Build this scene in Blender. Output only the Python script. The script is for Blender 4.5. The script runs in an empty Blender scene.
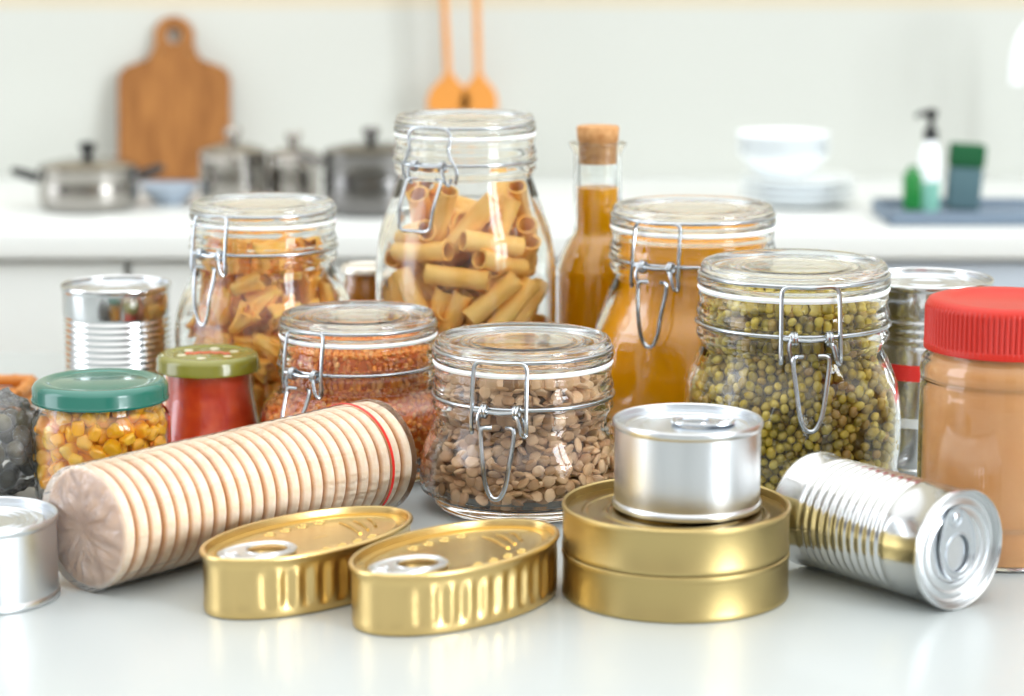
import bpy, bmesh, math, random
import numpy as np
from mathutils import Vector, Matrix, Euler, noise

PI = math.pi
R_ = math.radians
SC = bpy.context.scene
COL = SC.collection

# ------------------------------------------------------------------ camera
H = 0.35            # lens height above the table top
F = 2400.0          # focal length in pixels of the 1024-wide frame
PITCH = R_(10.5)
cam_d = bpy.data.cameras.new('camera')
cam = bpy.data.objects.new('camera', cam_d)
COL.objects.link(cam)
cam.location = (0, 0, H)
cam.rotation_euler = (PI/2 - PITCH, 0, 0)
cam_d.sensor_width = 36.0
cam_d.lens = 36.0*F/1024.0
cam_d.clip_start = 0.02
cam_d.clip_end = 50
cam_d.dof.use_dof = True
cam_d.dof.focus_distance = 1.36
cam_d.dof.aperture_fstop = 6.0
SC.camera = cam

# ------------------------------------------------------------------ view
SC.view_settings.view_transform = 'Standard'
SC.view_settings.look = 'None'
SC.view_settings.gamma = 1.0
SC.view_settings.use_curve_mapping = False
SC.view_settings.exposure = 0.27
cy = SC.cycles
cy.max_bounces = 24
cy.diffuse_bounces = 5
cy.glossy_bounces = 8
cy.transmission_bounces = 20
cy.transparent_max_bounces = 24
cy.sample_clamp_indirect = 6.0
cy.caustics_reflective = True
cy.caustics_refractive = True
cy.blur_glossy = 0.5
cy.use_denoising = True

# ------------------------------------------------------------------ world: the bright room around the table
W = bpy.data.worlds.new('world')
SC.world = W
W.use_nodes = True
nt = W.node_tree
for n in list(nt.nodes): nt.nodes.remove(n)

def mnode(op, a, b=None, c=None, tree=None, clamp=False):
    t = tree or nt
    n = t.nodes.new('ShaderNodeMath'); n.operation = op; n.use_clamp = clamp
    for i, v in enumerate((a, b, c)):
        if v is None: continue
        if isinstance(v, (int, float)): n.inputs[i].default_value = v
        else: t.links.new(v, n.inputs[i])
    return n.outputs[0]

tc = nt.nodes.new('ShaderNodeTexCoord')
sx = nt.nodes.new('ShaderNodeSeparateXYZ'); nt.links.new(tc.outputs['Generated'], sx.inputs[0])
AZ = mnode('ARCTAN2', sx.outputs[0], mnode('MULTIPLY', sx.outputs[1], -1.0))   # 0 = behind the lens, + to the right
EL = mnode('ARCSINE', sx.outputs[2])

def box_mask(c, w, e0, e1, soft=2.0):
    d = mnode('ABSOLUTE', mnode('SUBTRACT', AZ, R_(c)))
    m1 = mnode('DIVIDE', mnode('SUBTRACT', R_(w), d), R_(soft), clamp=True)
    d2 = mnode('ABSOLUTE', mnode('SUBTRACT', EL, R_((e0+e1)/2)))
    m2 = mnode('DIVIDE', mnode('SUBTRACT', R_((e1-e0)/2), d2), R_(soft), clamp=True)
    return mnode('MULTIPLY', m1, m2)

ramp = nt.nodes.new('ShaderNodeValToRGB')
nt.links.new(mnode('DIVIDE', mnode('ADD', EL, PI/2), PI, clamp=True), ramp.inputs[0])
er = ramp.color_ramp
er.elements[0].position = 0.0; er.elements[0].color = (0.38, 0.37, 0.35, 1)
er.elements[1].position = 1.0; er.elements[1].color = (2.1, 2.12, 2.12, 1)
for p, c in ((0.44, (0.50, 0.48, 0.45, 1)), (0.52, (0.56, 0.55, 0.53, 1)), (0.64, (0.85, 0.85, 0.83, 1)), (0.78, (1.8, 1.8, 1.78, 1))):
    e = er.elements.new(p); e.color = c
cur = ramp.outputs[0]
def layer(cur, mask, col):
    m = nt.nodes.new('ShaderNodeMix'); m.data_type = 'RGBA'
    nt.links.new(mask, m.inputs[0]); nt.links.new(cur, m.inputs[6])
    m.inputs[7].default_value = (*col, 1)
    return m.outputs[2]
# dark and warm bands added for contrast in reflections, then the bright windows
cur = layer(cur, box_mask(-4, 8, -70, 12), (0.12, 0.12, 0.13))
cur = layer(cur, box_mask(-48, 12, -40, 14), (0.20, 0.20, 0.21))
cur = layer(cur, box_mask(25, 7, -60, 30), (0.24, 0.22, 0.21))
cur = layer(cur, box_mask(96, 12, -40, 35), (0.40, 0.22, 0.11))
cur = layer(cur, box_mask(-118, 14, -40, 30), (0.30, 0.30, 0.32))
WIN = (15.0, 15.8, 16.6)
for c, w in ((45, 3.8), (54, 3.8)):
    cur = layer(cur, box_mask(c, w, -32, -4, 1), (4.6, 4.8, 5.0))
    cur = layer(cur, box_mask(c, w, -2, 16, .7), WIN)
    cur = layer(cur, box_mask(c, w, 18, 38, .7), WIN)
cur = layer(cur, box_mask(-82, 15, -25, 45, 2), (3.6, 3.8, 4.1))
bg = nt.nodes.new('ShaderNodeBackground'); bg.inputs[1].default_value = 1.0
nt.links.new(cur, bg.inputs[0])
wo = nt.nodes.new('ShaderNodeOutputWorld'); nt.links.new(bg.outputs[0], wo.inputs[0])
W.cycles.sampling_method = 'MANUAL'; W.cycles.sample_map_resolution = 1024

def area_light(name, loc, target, size, power, col):
    d = bpy.data.lights.new(name, 'AREA'); d.shape = 'RECTANGLE'
    d.size, d.size_y = size; d.energy = power; d.color = col
    o = bpy.data.objects.new(name, d); COL.objects.link(o)
    o.location = loc
    o.rotation_euler = (Vector(target)-Vector(loc)).to_track_quat('-Z', 'Y').to_euler()
    return o
area_light('overhead_fill', (-0.3, 1.6, 2.2), (0, 1.7, 0), (1.6, 1.0), 1.5, (1, 0.985, 0.96))  # unseen overhead fill, added to lift the wall and table brightness
area_light('window_light', (-2.6, 2.2, 1.1), (0, 2.4, 0), (1.3, 1.2), 1.5, (0.95, 0.98, 1.0))
sp = bpy.data.lights.new('hood_lamp', 'SPOT'); sp.energy = .35; sp.color = (1, .66, .42); sp.spot_size = R_(95); sp.spot_blend = 1; sp.shadow_soft_size = .05
spo = bpy.data.objects.new('hood_lamp', sp); COL.objects.link(spo)
spo.location = (-.36, 2.94, .46); spo.rotation_euler = (R_(35), 0, 0)

# ------------------------------------------------------------------ projection helpers (photo pixels -> places on the table)
CT, ST = math.cos(PITCH), math.sin(PITCH)
def zc(Y, Z=0.0): return Y*CT + (H-Z)*ST
def ground(px, py, Z=0.0):
    u = (px-512)/F; v = (348-py)/F
    dy = CT + v*ST; dz = -ST + v*CT
    t = (Z-H)/dz
    return u*t, dy*t
def at_depth(px, py, Y):
    u = (px-512)/F; v = (348-py)/F
    dy = CT + v*ST; dz = -ST + v*CT
    t = Y/dy
    return u*t, H+dz*t
def seat(cx, py_base, py_top, Z0=0.0):
    """centre column px at the top, base-centre row, top-centre row -> X, Y, height"""
    _, Y = ground(512, py_base, Z0)
    X, Zt = at_depth(cx, py_top, Y)
    return X, Y, Zt-Z0
def mm(px, Y, Z=0.0): return px*zc(Y, Z)/F

# ------------------------------------------------------------------ materials
def lin(c):
    if isinstance(c, str):
        c = tuple(int(c[i:i+2], 16)/255 for i in (0, 2, 4))
    return tuple(x/12.92 if x <= .04045 else ((x+.055)/1.055)**2.4 for x in c)
MATS = {}
def mat(name, col='ffffff', rough=.5, metal=0, trans=0, ior=1.45, coat=0, sss=0, sheen=0, emit=None, spec=.5, bump=None, var=None, alpha=None):
    m = bpy.data.materials.new(name); m.use_nodes = True
    t = m.node_tree; b = t.nodes['Principled BSDF']
    L = lin(col)
    b.inputs['Base Color'].default_value = (*L, 1)
    b.inputs['Roughness'].default_value = rough
    b.inputs['Metallic'].default_value = metal
    b.inputs['IOR'].default_value = ior
    b.inputs['Transmission Weight'].default_value = trans
    b.inputs['Coat Weight'].default_value = coat
    b.inputs['Coat Roughness'].default_value = .05
    b.inputs['Specular IOR Level'].default_value = spec
    if sss:
        b.inputs['Subsurface Weight'].default_value = sss
        b.inputs['Subsurface Radius'].default_value = (.006, .003, .001)
        b.inputs['Subsurface Scale'].default_value = 1
    if bump:
        sc_, st_, det = bump
        tc = t.nodes.new('ShaderNodeTexCoord')
        n = t.nodes.new('ShaderNodeTexNoise'); n.inputs['Scale'].default_value = sc_; n.inputs['Detail'].default_value = det
        t.links.new(tc.outputs['Object'], n.inputs['Vector'])
        bp = t.nodes.new('ShaderNodeBump'); bp.inputs['Strength'].default_value = st_; bp.inputs['Distance'].default_value = .001
        t.links.new(n.outputs[0], bp.inputs['Height']); t.links.new(bp.outputs[0], b.inputs['Normal'])
    if var:       # colour variation: ('noise', scale, other colour, sharpness)
        kind, sc_, other, *rest = var
        tc = t.nodes.new('ShaderNodeTexCoord')
        mp = t.nodes.new('ShaderNodeMapping')
        if rest: mp.inputs['Scale'].default_value = rest[0]
        t.links.new(tc.outputs['Object'], mp.inputs[0])
        n = t.nodes.new('ShaderNodeTexNoise'); n.inputs['Scale'].default_value = sc_; n.inputs['Detail'].default_value = 4
        t.links.new(mp.outputs[0], n.inputs['Vector'])
        r = t.nodes.new('ShaderNodeValToRGB')
        r.color_ramp.elements[0].position = .35; r.color_ramp.elements[1].position = .68
        r.color_ramp.elements[0].color = (*L, 1); r.color_ramp.elements[1].color = (*lin(other), 1)
        t.links.new(n.outputs[0], r.inputs[0]); t.links.new(r.outputs[0], b.inputs['Base Color'])
    MATS[name] = m
    return m
def mat_grain(name, cols, rough=.5, spec=.5, attr=False, sss=0, coat=0):
    """each grain its own shade: by object for single grains, by stored attribute for a mass"""
    m = mat(name, 'ffffff', rough, spec=spec, sss=sss, coat=coat)
    t = m.node_tree; b = t.nodes['Principled BSDF']
    r = t.nodes.new('ShaderNodeValToRGB'); cr = r.color_ramp
    cr.elements[0].color = (*lin(cols[0]), 1)
    cr.elements[1].color = (*lin(cols[-1]), 1)
    for i, c in enumerate(cols[1:-1]):
        e = cr.elements.new((i+1)/(len(cols)-1)); e.color = (*lin(c), 1)
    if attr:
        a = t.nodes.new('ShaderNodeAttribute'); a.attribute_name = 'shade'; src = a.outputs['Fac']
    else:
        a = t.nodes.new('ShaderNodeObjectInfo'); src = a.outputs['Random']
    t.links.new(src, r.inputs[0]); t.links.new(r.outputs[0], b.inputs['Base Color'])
    return m
def mat_film(name, tint='ffffff', opac=.06, rough=.12, bumpsc=60, bstr=.6, milky='ffffff', stretch=(1, 1, 1), dist=.004):
    m = bpy.data.materials.new(name); m.use_nodes = True; t = m.node_tree
    for n in list(t.nodes): t.nodes.remove(n)
    out = t.nodes.new('ShaderNodeOutputMaterial')
    tr = t.nodes.new('ShaderNodeBsdfTransparent'); tr.inputs[0].default_value = (*lin(tint), 1)
    gl = t.nodes.new('ShaderNodeBsdfGlossy'); gl.inputs['Roughness'].default_value = rough
    df = t.nodes.new('ShaderNodeBsdfDiffuse'); df.inputs[0].default_value = (*lin(milky), 1)
    tc = t.nodes.new('ShaderNodeTexCoord')
    mp = t.nodes.new('ShaderNodeMapping'); mp.inputs['Scale'].default_value = stretch
    t.links.new(tc.outputs['Object'], mp.inputs[0])
    n = t.nodes.new('ShaderNodeTexNoise'); n.inputs['Scale'].default_value = bumpsc; n.inputs['Detail'].default_value = 5
    n.inputs['Distortion'].default_value = 1.2
    t.links.new(mp.outputs[0], n.inputs['Vector'])
    bp = t.nodes.new('ShaderNodeBump'); bp.inputs['Strength'].default_value = bstr; bp.inputs['Distance'].default_value = dist
    t.links.new(n.outputs[0], bp.inputs['Height'])
    t.links.new(bp.outputs[0], gl.inputs['Normal'])
    fr = t.nodes.new('ShaderNodeFresnel'); fr.inputs[0].default_value = 1.55
    t.links.new(bp.outputs[0], fr.inputs['Normal'])
    m1 = t.nodes.new('ShaderNodeMixShader'); m1.inputs[0].default_value = opac
    t.links.new(tr.outputs[0], m1.inputs[1]); t.links.new(df.outputs[0], m1.inputs[2])
    m2 = t.nodes.new('ShaderNodeMixShader')
    t.links.new(fr.outputs[0], m2.inputs[0]); t.links.new(m1.outputs[0], m2.inputs[1]); t.links.new(gl.outputs[0], m2.inputs[2])
    t.links.new(m2.outputs[0], out.inputs[0])
    return m

M_glass = mat('clear_glass', 'fcfefd', 0.0, trans=1, ior=1.43)
M_gasket = mat('white_rubber', 'f6f8f6', .35, sss=.2)
M_wire = mat('steel_wire', 'b9bec2', .22, 1)
M_tin = mat('tin_plate', 'd2d4d4', .17, 1, bump=(55, .05, 2))
M_tin_satin = mat('satin_tin', 'd3d6d8', .30, 1, bump=(400, .04, 2))
M_tin_lid = mat('tin_lid', 'cdd3d9', .24, 1)
M_gold = mat('gold_lacquer', 'd6bb80', .30, 1, bump=(500, .05, 2))
M_gold_lid = mat('gold_lid', 'ceb270', .24, 1)
M_bronze = mat('bronze_lacquer', 'bda872', .38, 1, bump=(500, .05, 2))
M_bronze_lid = mat('bronze_lid', '9c8550', .22, 1)
M_white = mat('white_laminate', 'd2d5d2', .4)
M_table = mat('table_white', 'afb5b4', .3, coat=.08)
M_wallm = mat('painted_wall', 'bfc1ba', .8)
M_beige = mat('beige_paint', 'c4bca8', .8)
M_shadepanel = mat('shaded_white_panel', 'b4bec8', .5)  # white cabinet front with its shade put into the colour as grey-blue
M_floor = mat('floor_planks', 'b9a58c', .5, var=('noise', 3, 'a08a70', (1, 8, 1)))
M_dark = mat('dark_handle', '1d1f20', .4)

# ------------------------------------------------------------------ mesh builder
class MB:
    def __init__(s): s.v = []; s.f = []; s.sh = []
    def add(s, v, f, M=None, shade=None):
        o = len(s.v)
        if M is not None: v = [M @ Vector(p) for p in v]
        s.v += [tuple(p) for p in v]; s.f += [tuple(i+o for i in q) for q in f]
        s.sh += [shade if shade is not None else .5]*len(v)
        return s
    def lathe(s, prof, seg=64, M=None, closed=False, rfun=None):
        """prof: (r, z) list; r<=0 at the ends closes with a pole"""
        v = []; rows = []
        for (r, z) in prof:
            if r <= 1e-7: rows.append([len(v)]); v.append((0, 0, z)); continue
            row = []
            for k in range(seg):
                a = 2*PI*k/seg; rr = r*(rfun(a, z) if rfun else 1)
                row.append(len(v)); v.append((rr*math.cos(a), rr*math.sin(a), z))
            rows.append(row)
        f = []
        pairs = list(zip(rows, rows[1:])) + ([(rows[-1], rows[0])] if closed else [])
        for a, b in pairs:
            for k in range(seg):
                k2 = (k+1) % seg
                if len(a) == 1 and len(b) == 1: continue
                if len(a) == 1: f.append((a[0], b[k2], b[k]))
                elif len(b) == 1: f.append((a[k], a[k2], b[0]))
                else: f.append((a[k], a[k2], b[k2], b[k]))
        return s.add(v, f, M)
    def tube(s, pts, r, seg=10, closed=False, M=None, caps=True):
        pts = [Vector(p) for p in pts]; n = len(pts)
        if not isinstance(r, (list, tuple)): r = [r]*n
        v = []; f = []; up = None
        for i, p in enumerate(pts):
            if closed: d = pts[(i+1) % n]-pts[i-1]
            else: d = pts[min(i+1, n-1)]-pts[max(i-1, 0)]
            d.normalize()
            if up is None: up = d.orthogonal().normalized()
            up = (up - d*up.dot(d)).normalized(); w = d.cross(up)
            for k in range(seg):
                a = 2*PI*k/seg; v.append(p+(up*math.cos(a)+w*math.sin(a))*r[i])
        for i in range(n if closed else n-1):
            j = (i+1) % n
            for k in range(seg):
                k2 = (k+1) % seg
                f.append((i*seg+k, i*seg+k2, j*seg+k2, j*seg+k))
        if closed:   # frame twist at the seam: match nearest
            pass
        elif caps:
            f.append(tuple(range(seg))[::-1]); f.append(tuple((n-1)*seg+k for k in range(seg)))
        return s.add(v, f, M)
    def ring(s, R, r, z=0, seg=72, rs=10, M=None):
        v = []; f = []
        for i in range(seg):
            a = 2*PI*i/seg
            for k in range(rs):
                b = 2*PI*k/rs; rr = R+r*math.cos(b)
                v.append((rr*math.cos(a), rr*math.sin(a), z+r*math.sin(b)))
        for i in range(seg):
            j = (i+1) % seg
            for k in range(rs):
                k2 = (k+1) % rs
                f.append((i*rs+k, j*rs+k, j*rs+k2, i*rs+k2))
        return s.add(v, f, M)
    def box(s, c, d, bev=0, M=None):
        bm = bmesh.new(); bmesh.ops.create_cube(bm, size=1)
        bmesh.ops.scale(bm, vec=d, verts=bm.verts); bmesh.ops.translate(bm, vec=c, verts=bm.verts)
        if bev: bmesh.ops.bevel(bm, geom=bm.edges[:], offset=bev, segments=3, affect='EDGES', profile=.5)
        return s.bm(bm, M)
    def bm(s, bm, M=None, shade=None):
        bm.verts.ensure_lookup_table(); bm.verts.index_update()
        s.add([v.co.copy() for v in bm.verts], [tuple(v.index for v in f.verts) for f in bm.faces], M, shade)
        bm.free(); return s
    def plate(s, loops, thick, bev=0, M=None):
        """flat plate with holes from closed 2-D outlines"""
        c = bpy.data.curves.new('tmp', 'CURVE'); c.dimensions = '2D'; c.fill_mode = 'BOTH'
        c.extrude = max(thick/2-bev, 0); c.bevel_depth = bev; c.bevel_resolution = 2; c.offset = -bev
        for lp in loops:
            sp = c.splines.new('POLY'); sp.points.add(len(lp)-1); sp.use_cyclic_u = True
            for i, (x, y) in enumerate(lp): sp.points[i].co = (x, y, 0, 1)
        o = bpy.data.objects.new('tmp', c); COL.objects.link(o)
        dg = bpy.context.evaluated_depsgraph_get(); me = o.evaluated_get(dg).to_mesh()
        s.add([v.co.copy() for v in me.vertices], [tuple(p.vertices) for p in me.polygons], M)
        o.evaluated_get(dg).to_mesh_clear()
        bpy.data.objects.remove(o); bpy.data.curves.remove(c)
        return s
    def build(s, name, material, parent=None, loc=None, rot=None, sharp=40, shades=False):
        me = bpy.data.meshes.new(name); me.from_pydata(s.v, [], s.f); me.materials.append(material)
        for p in me.polygons: p.use_smooth = True
        bm = bmesh.new(); bm.from_mesh(me); bmesh.ops.recalc_face_normals(bm, faces=bm.faces); bm.to_mesh(me); bm.free()
        me.set_sharp_from_angle(angle=R_(sharp))
        if shades:
            a = me.attributes.new('shade', 'FLOAT', 'POINT'); a.data.foreach_set('value', s.sh)
        o = bpy.data.objects.new(name, me); COL.objects.link(o)
        if parent: o.parent = parent
        if loc: o.location = loc
        if rot: o.rotation_euler = rot
        return o
def tag(o, label=None, cat=None, group=None, kind=None):
    if label: o['label'] = label
    if cat: o['category'] = cat
    if group: o['group'] = group
    if kind: o['kind'] = kind
    return o
def empty(name, loc, rz=0, label=None, cat=None, group=None):
    o = bpy.data.objects.new(name, None); COL.objects.link(o); o.empty_display_size = .01
    o.location = loc; o.rotation_euler = (0, 0, rz)
    return tag(o, label, cat, group)
def spline(pts, n=6):
    """Catmull-Rom through 2-D or 3-D points"""
    P = [Vector(p) for p in pts]; out = []
    for i in range(len(P)-1):
        a = P[max(i-1, 0)]; b = P[i]; c = P[i+1]; d = P[min(i+2, len(P)-1)]
        for k in range(n):
            t = k/n
            out.append(.5*((2*b)+(c-a)*t+(2*a-5*b+4*c-d)*t*t+(3*b-a-3*c+d)*t**3))
    out.append(P[-1]); return out
def round_poly(pts, r, n=6, closed=False):
    """polyline with its corners rounded (3-D)"""
    P = [Vector(p) for p in pts]; N = len(P); out = []
    for i in range(N):
        if not closed and i in (0, N-1): out.append(P[i]); continue
        a, b, c = P[i-1], P[i], P[(i+1) % N]
        d1 = min(r, (a-b).length*.45); d2 = min(r, (c-b).length*.45)
        p0 = b+(a-b).normalized()*d1; p2 = b+(c-b).normalized()*d2
        for k in range(n+1):
            t = k/n; out.append(p0*(1-t)**2+b*2*t*(1-t)+p2*t*t)
    return out
def ico(sub=2, scale=(1, 1, 1)):
    bm = bmesh.new(); bmesh.ops.create_icosphere(bm, subdivisions=sub, radius=1)
    bmesh.ops.scale(bm, vec=scale, verts=bm.verts); return bm

# ------------------------------------------------------------------ the setting
TABLE_BACK = ground(512, 352)[1]
def struct(name, mb, m, **k):
    o = mb.build(name, m, **k); o['kind'] = 'structure'; return o
CT_Y = ground(512, 233)[1]         # front edge of the back counter
WALL_Y = at_depth and ground(512, 178)[1]
FLOOR_Z = -.9
struct('floor', MB().box((0, 1.2, FLOOR_Z-.02), (7, 5, .04)), M_floor)
WALL_TOP = at_depth(512, 9, WALL_Y)[1]
struct('wall_back', MB().box((0, WALL_Y+.05, FLOOR_Z/2+WALL_TOP/2), (7, .1, WALL_TOP-FLOOR_Z)), M_wallm)
struct('wall_upper', MB().box((0, WALL_Y+.05, WALL_TOP+.6), (7, .1, 1.2)), M_beige)

isl = empty('kitchen_island', (0, 1.15, FLOOR_Z), 0, 'white kitchen island with a smooth glossy white top under all the food', 'kitchen island')
MB().box((0, (TABLE_BACK+.38)/2-1.15, -FLOOR_Z-.02), (2.4, TABLE_BACK-.38, .04), .003).build('table_top', M_table, isl)
MB().box((0, (TABLE_BACK+.38)/2-1.15, (-FLOOR_Z-.04)/2), (2.2, TABLE_BACK-.56, -FLOOR_Z-.04), .003).build('body', M_white, isl)

# back counter: worktop, cabinets
wt = MB().box((0, (CT_Y+WALL_Y)/2, -.0145), (6, WALL_Y-CT_Y-.002, .029), .003).build('counter_worktop', M_white)
tag(wt, 'long white worktop running along the back wall under the pots', 'worktop')
def cabinet(x0, x1, m, label):
    e = empty('base_cabinet', ((x0+x1)/2, WALL_Y-.24, FLOOR_Z), 0, label, 'cabinet', 'base cabinets under the back worktop')
    w = x1-x0-.004; hgt = -FLOOR_Z-.0295
    MB().box((0, 0, hgt/2), (w, .44, hgt-.002)).build('body', M_white, e)
    yf = CT_Y+.028-(WALL_Y-.24)
    for (z0, z1) in ((hgt-.16, hgt-.006), (.1, hgt-.165)):
        d = MB().box((0, yf-.0, (z0+z1)/2), (w-.004, .018, z1-z0), .002).build('drawer' if z0 > .3 else 'door', m, e)
xs = [-1.8, -1.2, -.62, .02]
sx_r = at_depth(884, 250, CT_Y)[0]
for a, b, lb in ((-1.6, -1.0, 'white base cabinet farthest to the left under the worktop'), (-1.0, -.42, 'white base cabinet below the steel saucepan'),
             (-.42, sx_r, 'wide white base cabinet between the saucepan and the sink')):
    cabinet(a, b, M_white, lb)
cabinet(sx_r, 1.3, M_shadepanel, 'white base cabinet below the sink at right, its shade painted grey')

# ------------------------------------------------------------------ swing-top jars
def jar_profile(R, h, rb, sh=.018, foot=.93, neck=.95):
    k = R/.0535
    d = lambda x: h-x*.001*k
    o = [(.965, 16.0), (.985, 18), (.975, 22), (1.0, 27), (1.0, 29), (.975, 31), (.97, 33.5), (.972, 36), (1.0, 38.5), (1.0, 41), (.975, 43), (neck, 46)]
    out = [(r*R, d(z)) for r, z in o]
    z46 = d(46)
    nr = neck*R
    out += [(nr*.998, z46-.002*k), (nr+(rb-nr)*.40, z46-sh*.45), (nr+(rb-nr)*.82, z46-sh*.9), (rb, z46-sh*1.5)]
    zb = z46-sh*1.5
    out += [(rb*1.002, zb*.6), (rb*.985, zb*.3+.004), (rb*foot+.001, .009), (rb*foot*.975, .0025), (rb*foot*.93, 0)]
    return out, zb
def sq(p, w0, w1):
    """squareness of the body: 1 at the neck, superellipse below"""
    def f(a, z):
        w = min(max((w1-z)/(w1-w0), 0), 1); w = w*w*(3-2*w)
        if p <= 2: return 1
        s = (abs(math.cos(a))**p+abs(math.sin(a))**p)**(-1/p)
        return 1+w*(s*.985-1)
    return f
class Jar: pass
def fido(cx, ptop, pbase, rlid, rbody, az, label, p=2, sh=.018, foot=.93, clasp='square', group=None):
    X, Y, h = seat(cx, pbase, ptop)
    R = mm(rlid, Y, h); rb = mm(rbody, Y, h*.4); k = R/.0535
    e = empty('glass_jar', (X, Y, 0), R_(az), label, 'jar', group)
    prof, zb = jar_profile(R, h, rb, sh, foot)
    outer = spline(prof, 4)
    outer = [(v[0], v[1]) for v in outer]
    # inner skin: smoother, 3 mm inside
    t = .0028
    zn = h-.0160*k
    inn = [(.90*R, zn), (.905*R, h-.03*k), (.905*R, h-.045*k)]
    nr = .95*R
    z46 = h-.046*k
    inn += [(nr+(rb-nr)*.30-t*1.3, z46-sh*.5), (nr+(rb-nr)*.80-t*1.1, z46-sh*1.0), (rb-t, z46-sh*1.6)]
    inn += [(rb-t, zb*.6), (rb*.985-t, zb*.3+.006), (rb*foot-t*1.2, .013), (rb*foot-t*3, .0075), (rb*foot*.5, .0065)]
    inner = [(v[0], v[1]) for v in spline(inn, 5)]
    rf = sq(p, z46-sh*1.8, z46)
    prof_all = [(0, .0015)]+[(rb*foot*.88, .0012)]+outer[::-1]+[(.935*R, zn+.0003)]+inner+[(0, .0065)]
    MB().lathe(prof_all, 96, rfun=rf).build('jar_body', M_glass, e, sharp=60)
    # gasket
    MB().lathe([(.90*R, h-.0158*k), (.985*R, h-.0158*k), (.997*R, h-.0143*k), (.985*R, h-.0129*k), (.90*R, h-.0129*k)], 96, closed=True).build('gasket', M_gasket, e)
    # lid: thick rim with a shallow pressed top, hollow below
    D = lambda x: h-x*.001*k
    lp = [(0, D(3.0)), (.50*R, D(3.0)), (.55*R, D(2.4)), (.60*R, D(3.2)), (.66*R, D(2.6)), (.70*R, D(3.4)), (.80*R, D(3.4)), (.86*R, D(1.2)), (.90*R, D(.1)), (.94*R, D(.3)), (.965*R, D(2.2)), (.970*R, D(4)), (.955*R, D(6.2)), (.965*R, D(7.6)), (.995*R, D(9)), (1.0*R, D(11)), (.985*R, D(12.7))]
    lo = [(v[0], v[1]) for v in spline(lp, 4)]
    lo += [(.90*R, D(12.7)), (.86*R, D(12.4)), (.84*R, D(10)), (.82*R, D(6.0)), (.74*R, D(7.4)), (.4*R, D(7.0)), (0, D(7.0))]
    lid = MB().lathe(lo, 96)
    lid.build('lid', M_glass, e, sharp=50)
    # wires round the lid groove and the neck
    rw = .00125*k
    MB().ring(.975*R, rw, D(6.4), 96).build('lid_wire', M_wire, e)
    MB().ring(.998*R, rw, D(33.5), 96).build('neck_wire', M_wire, e)
    # clasp at local -Y
    yl = -.985*R-rw*.6
    hw = .0158*k*(1.22 if clasp == 'loop' else 1)
    def arcy(x, r): return -math.sqrt(max(r*r-x*x, 0))
    bail = MB()
    rr = R+rw*2.2
    if clasp == 'square':
        pts = [(-hw, arcy(hw, R)-.006*k, D(44)), (-hw, arcy(hw, R)-.0065*k, D(47.5)), (-hw*1.02, arcy(hw, R)-.0075*k, D(44)), (-hw, arcy(hw, R)-.005*k, D(20)), (-hw*.98, arcy(hw, R)-.002*k, D(6.0)), (0, arcy(0, R)-.0035*k, D(6.2)), (hw*.98, arcy(hw, R)-.002*k, D(6.0)), (hw, arcy(hw, R)-.005*k, D(20)), (hw*1.02, arcy(hw, R)-.0075*k, D(44)), (hw, arcy(hw, R)-.0065*k, D(47.5)), (hw*.95, arcy(hw, R)-.004*k, D(43)), (hw*.85, arcy(hw, R)-.004*k, D(37))]
        bail.tube(round_poly(pts, .005*k, 5), rw, 8)
    else:
        pts = [(-hw*.9, arcy(hw, R)-.006*k, D(46)), (-hw*1.15, arcy(hw, R)-.007*k, D(36)), (-hw*.8, arcy(hw, R)-.005*k, D(23)), (-hw*.95, arcy(hw, R)-.003*k, D(12)), (-hw*.7, arcy(hw, R)-.003*k, D(6.0)), (hw*.7, arcy(hw, R)-.003*k, D(6.0)), (hw*.95, arcy(hw, R)-.003*k, D(12)), (hw*.8, arcy(hw, R)-.005*k, D(23)), (hw*1.35, arcy(hw, R)-.008*k, D(36)), (hw*1.2, arcy(hw, R)-.006*k, D(46))]
        bail.tube(round_poly(pts, .008*k, 6), rw, 8)
    clasp_o = bail.build('clasp_loop', M_wire, e)
    # hinge pin with two coils on the neck wire
    hin = MB()
    yb = arcy(0, R)
    yh = arcy(hw*.6, R)-.0045*k
    hin.tube([(-hw*.95, yh, D(33.5)), (-hw*.3, yh-.001*k, D(34.2)), (0, yh-.001*k, D(34.6)), (hw*.5, yh, D(34))], rw*.95, 8)
    for sx_ in (-.62, .58):
        for q in range(2):
            M = Matrix.Translation((hw*sx_+q*.0018*k, yh+.0008*k, D(34))) @ Euler((0, PI/2, 0)).to_matrix().to_4x4()
            hin.ring(.0034*k, rw*.9, 0, 20, 8, M)
    hin.tube(round_poly([(hw*.55, yh, D(31)), (hw*.72, yh-.003*k, D(37)), (hw*.88, yh-.0035*k, D(46)), (hw*1.0, yh-.001*k, D(48)), (hw*1.02, yh, D(42))], .003*k, 4), rw, 8)
    hin.tube(round_poly([(-hw*.62, yh, D(31)), (-hw*.78, yh-.003*k, D(38)), (-hw*.62, yh-.003*k, D(47))], .003*k, 4), rw, 8)
    hin.build('hinge', M_wire, clasp_o)
    # lever: narrow U hanging down over the shoulder
    lev = MB()
    fr = rf(-PI/2, zb)
    yb0 = yh-.003*k; yb1 = -max(rb*fr+.004*k, -yb0+.002)
    zl0, zl1 = D(43), max(D(83), .012)
    def ly(t): return yb0+(yb1-yb0)*min(1, t*2.2)
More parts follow.
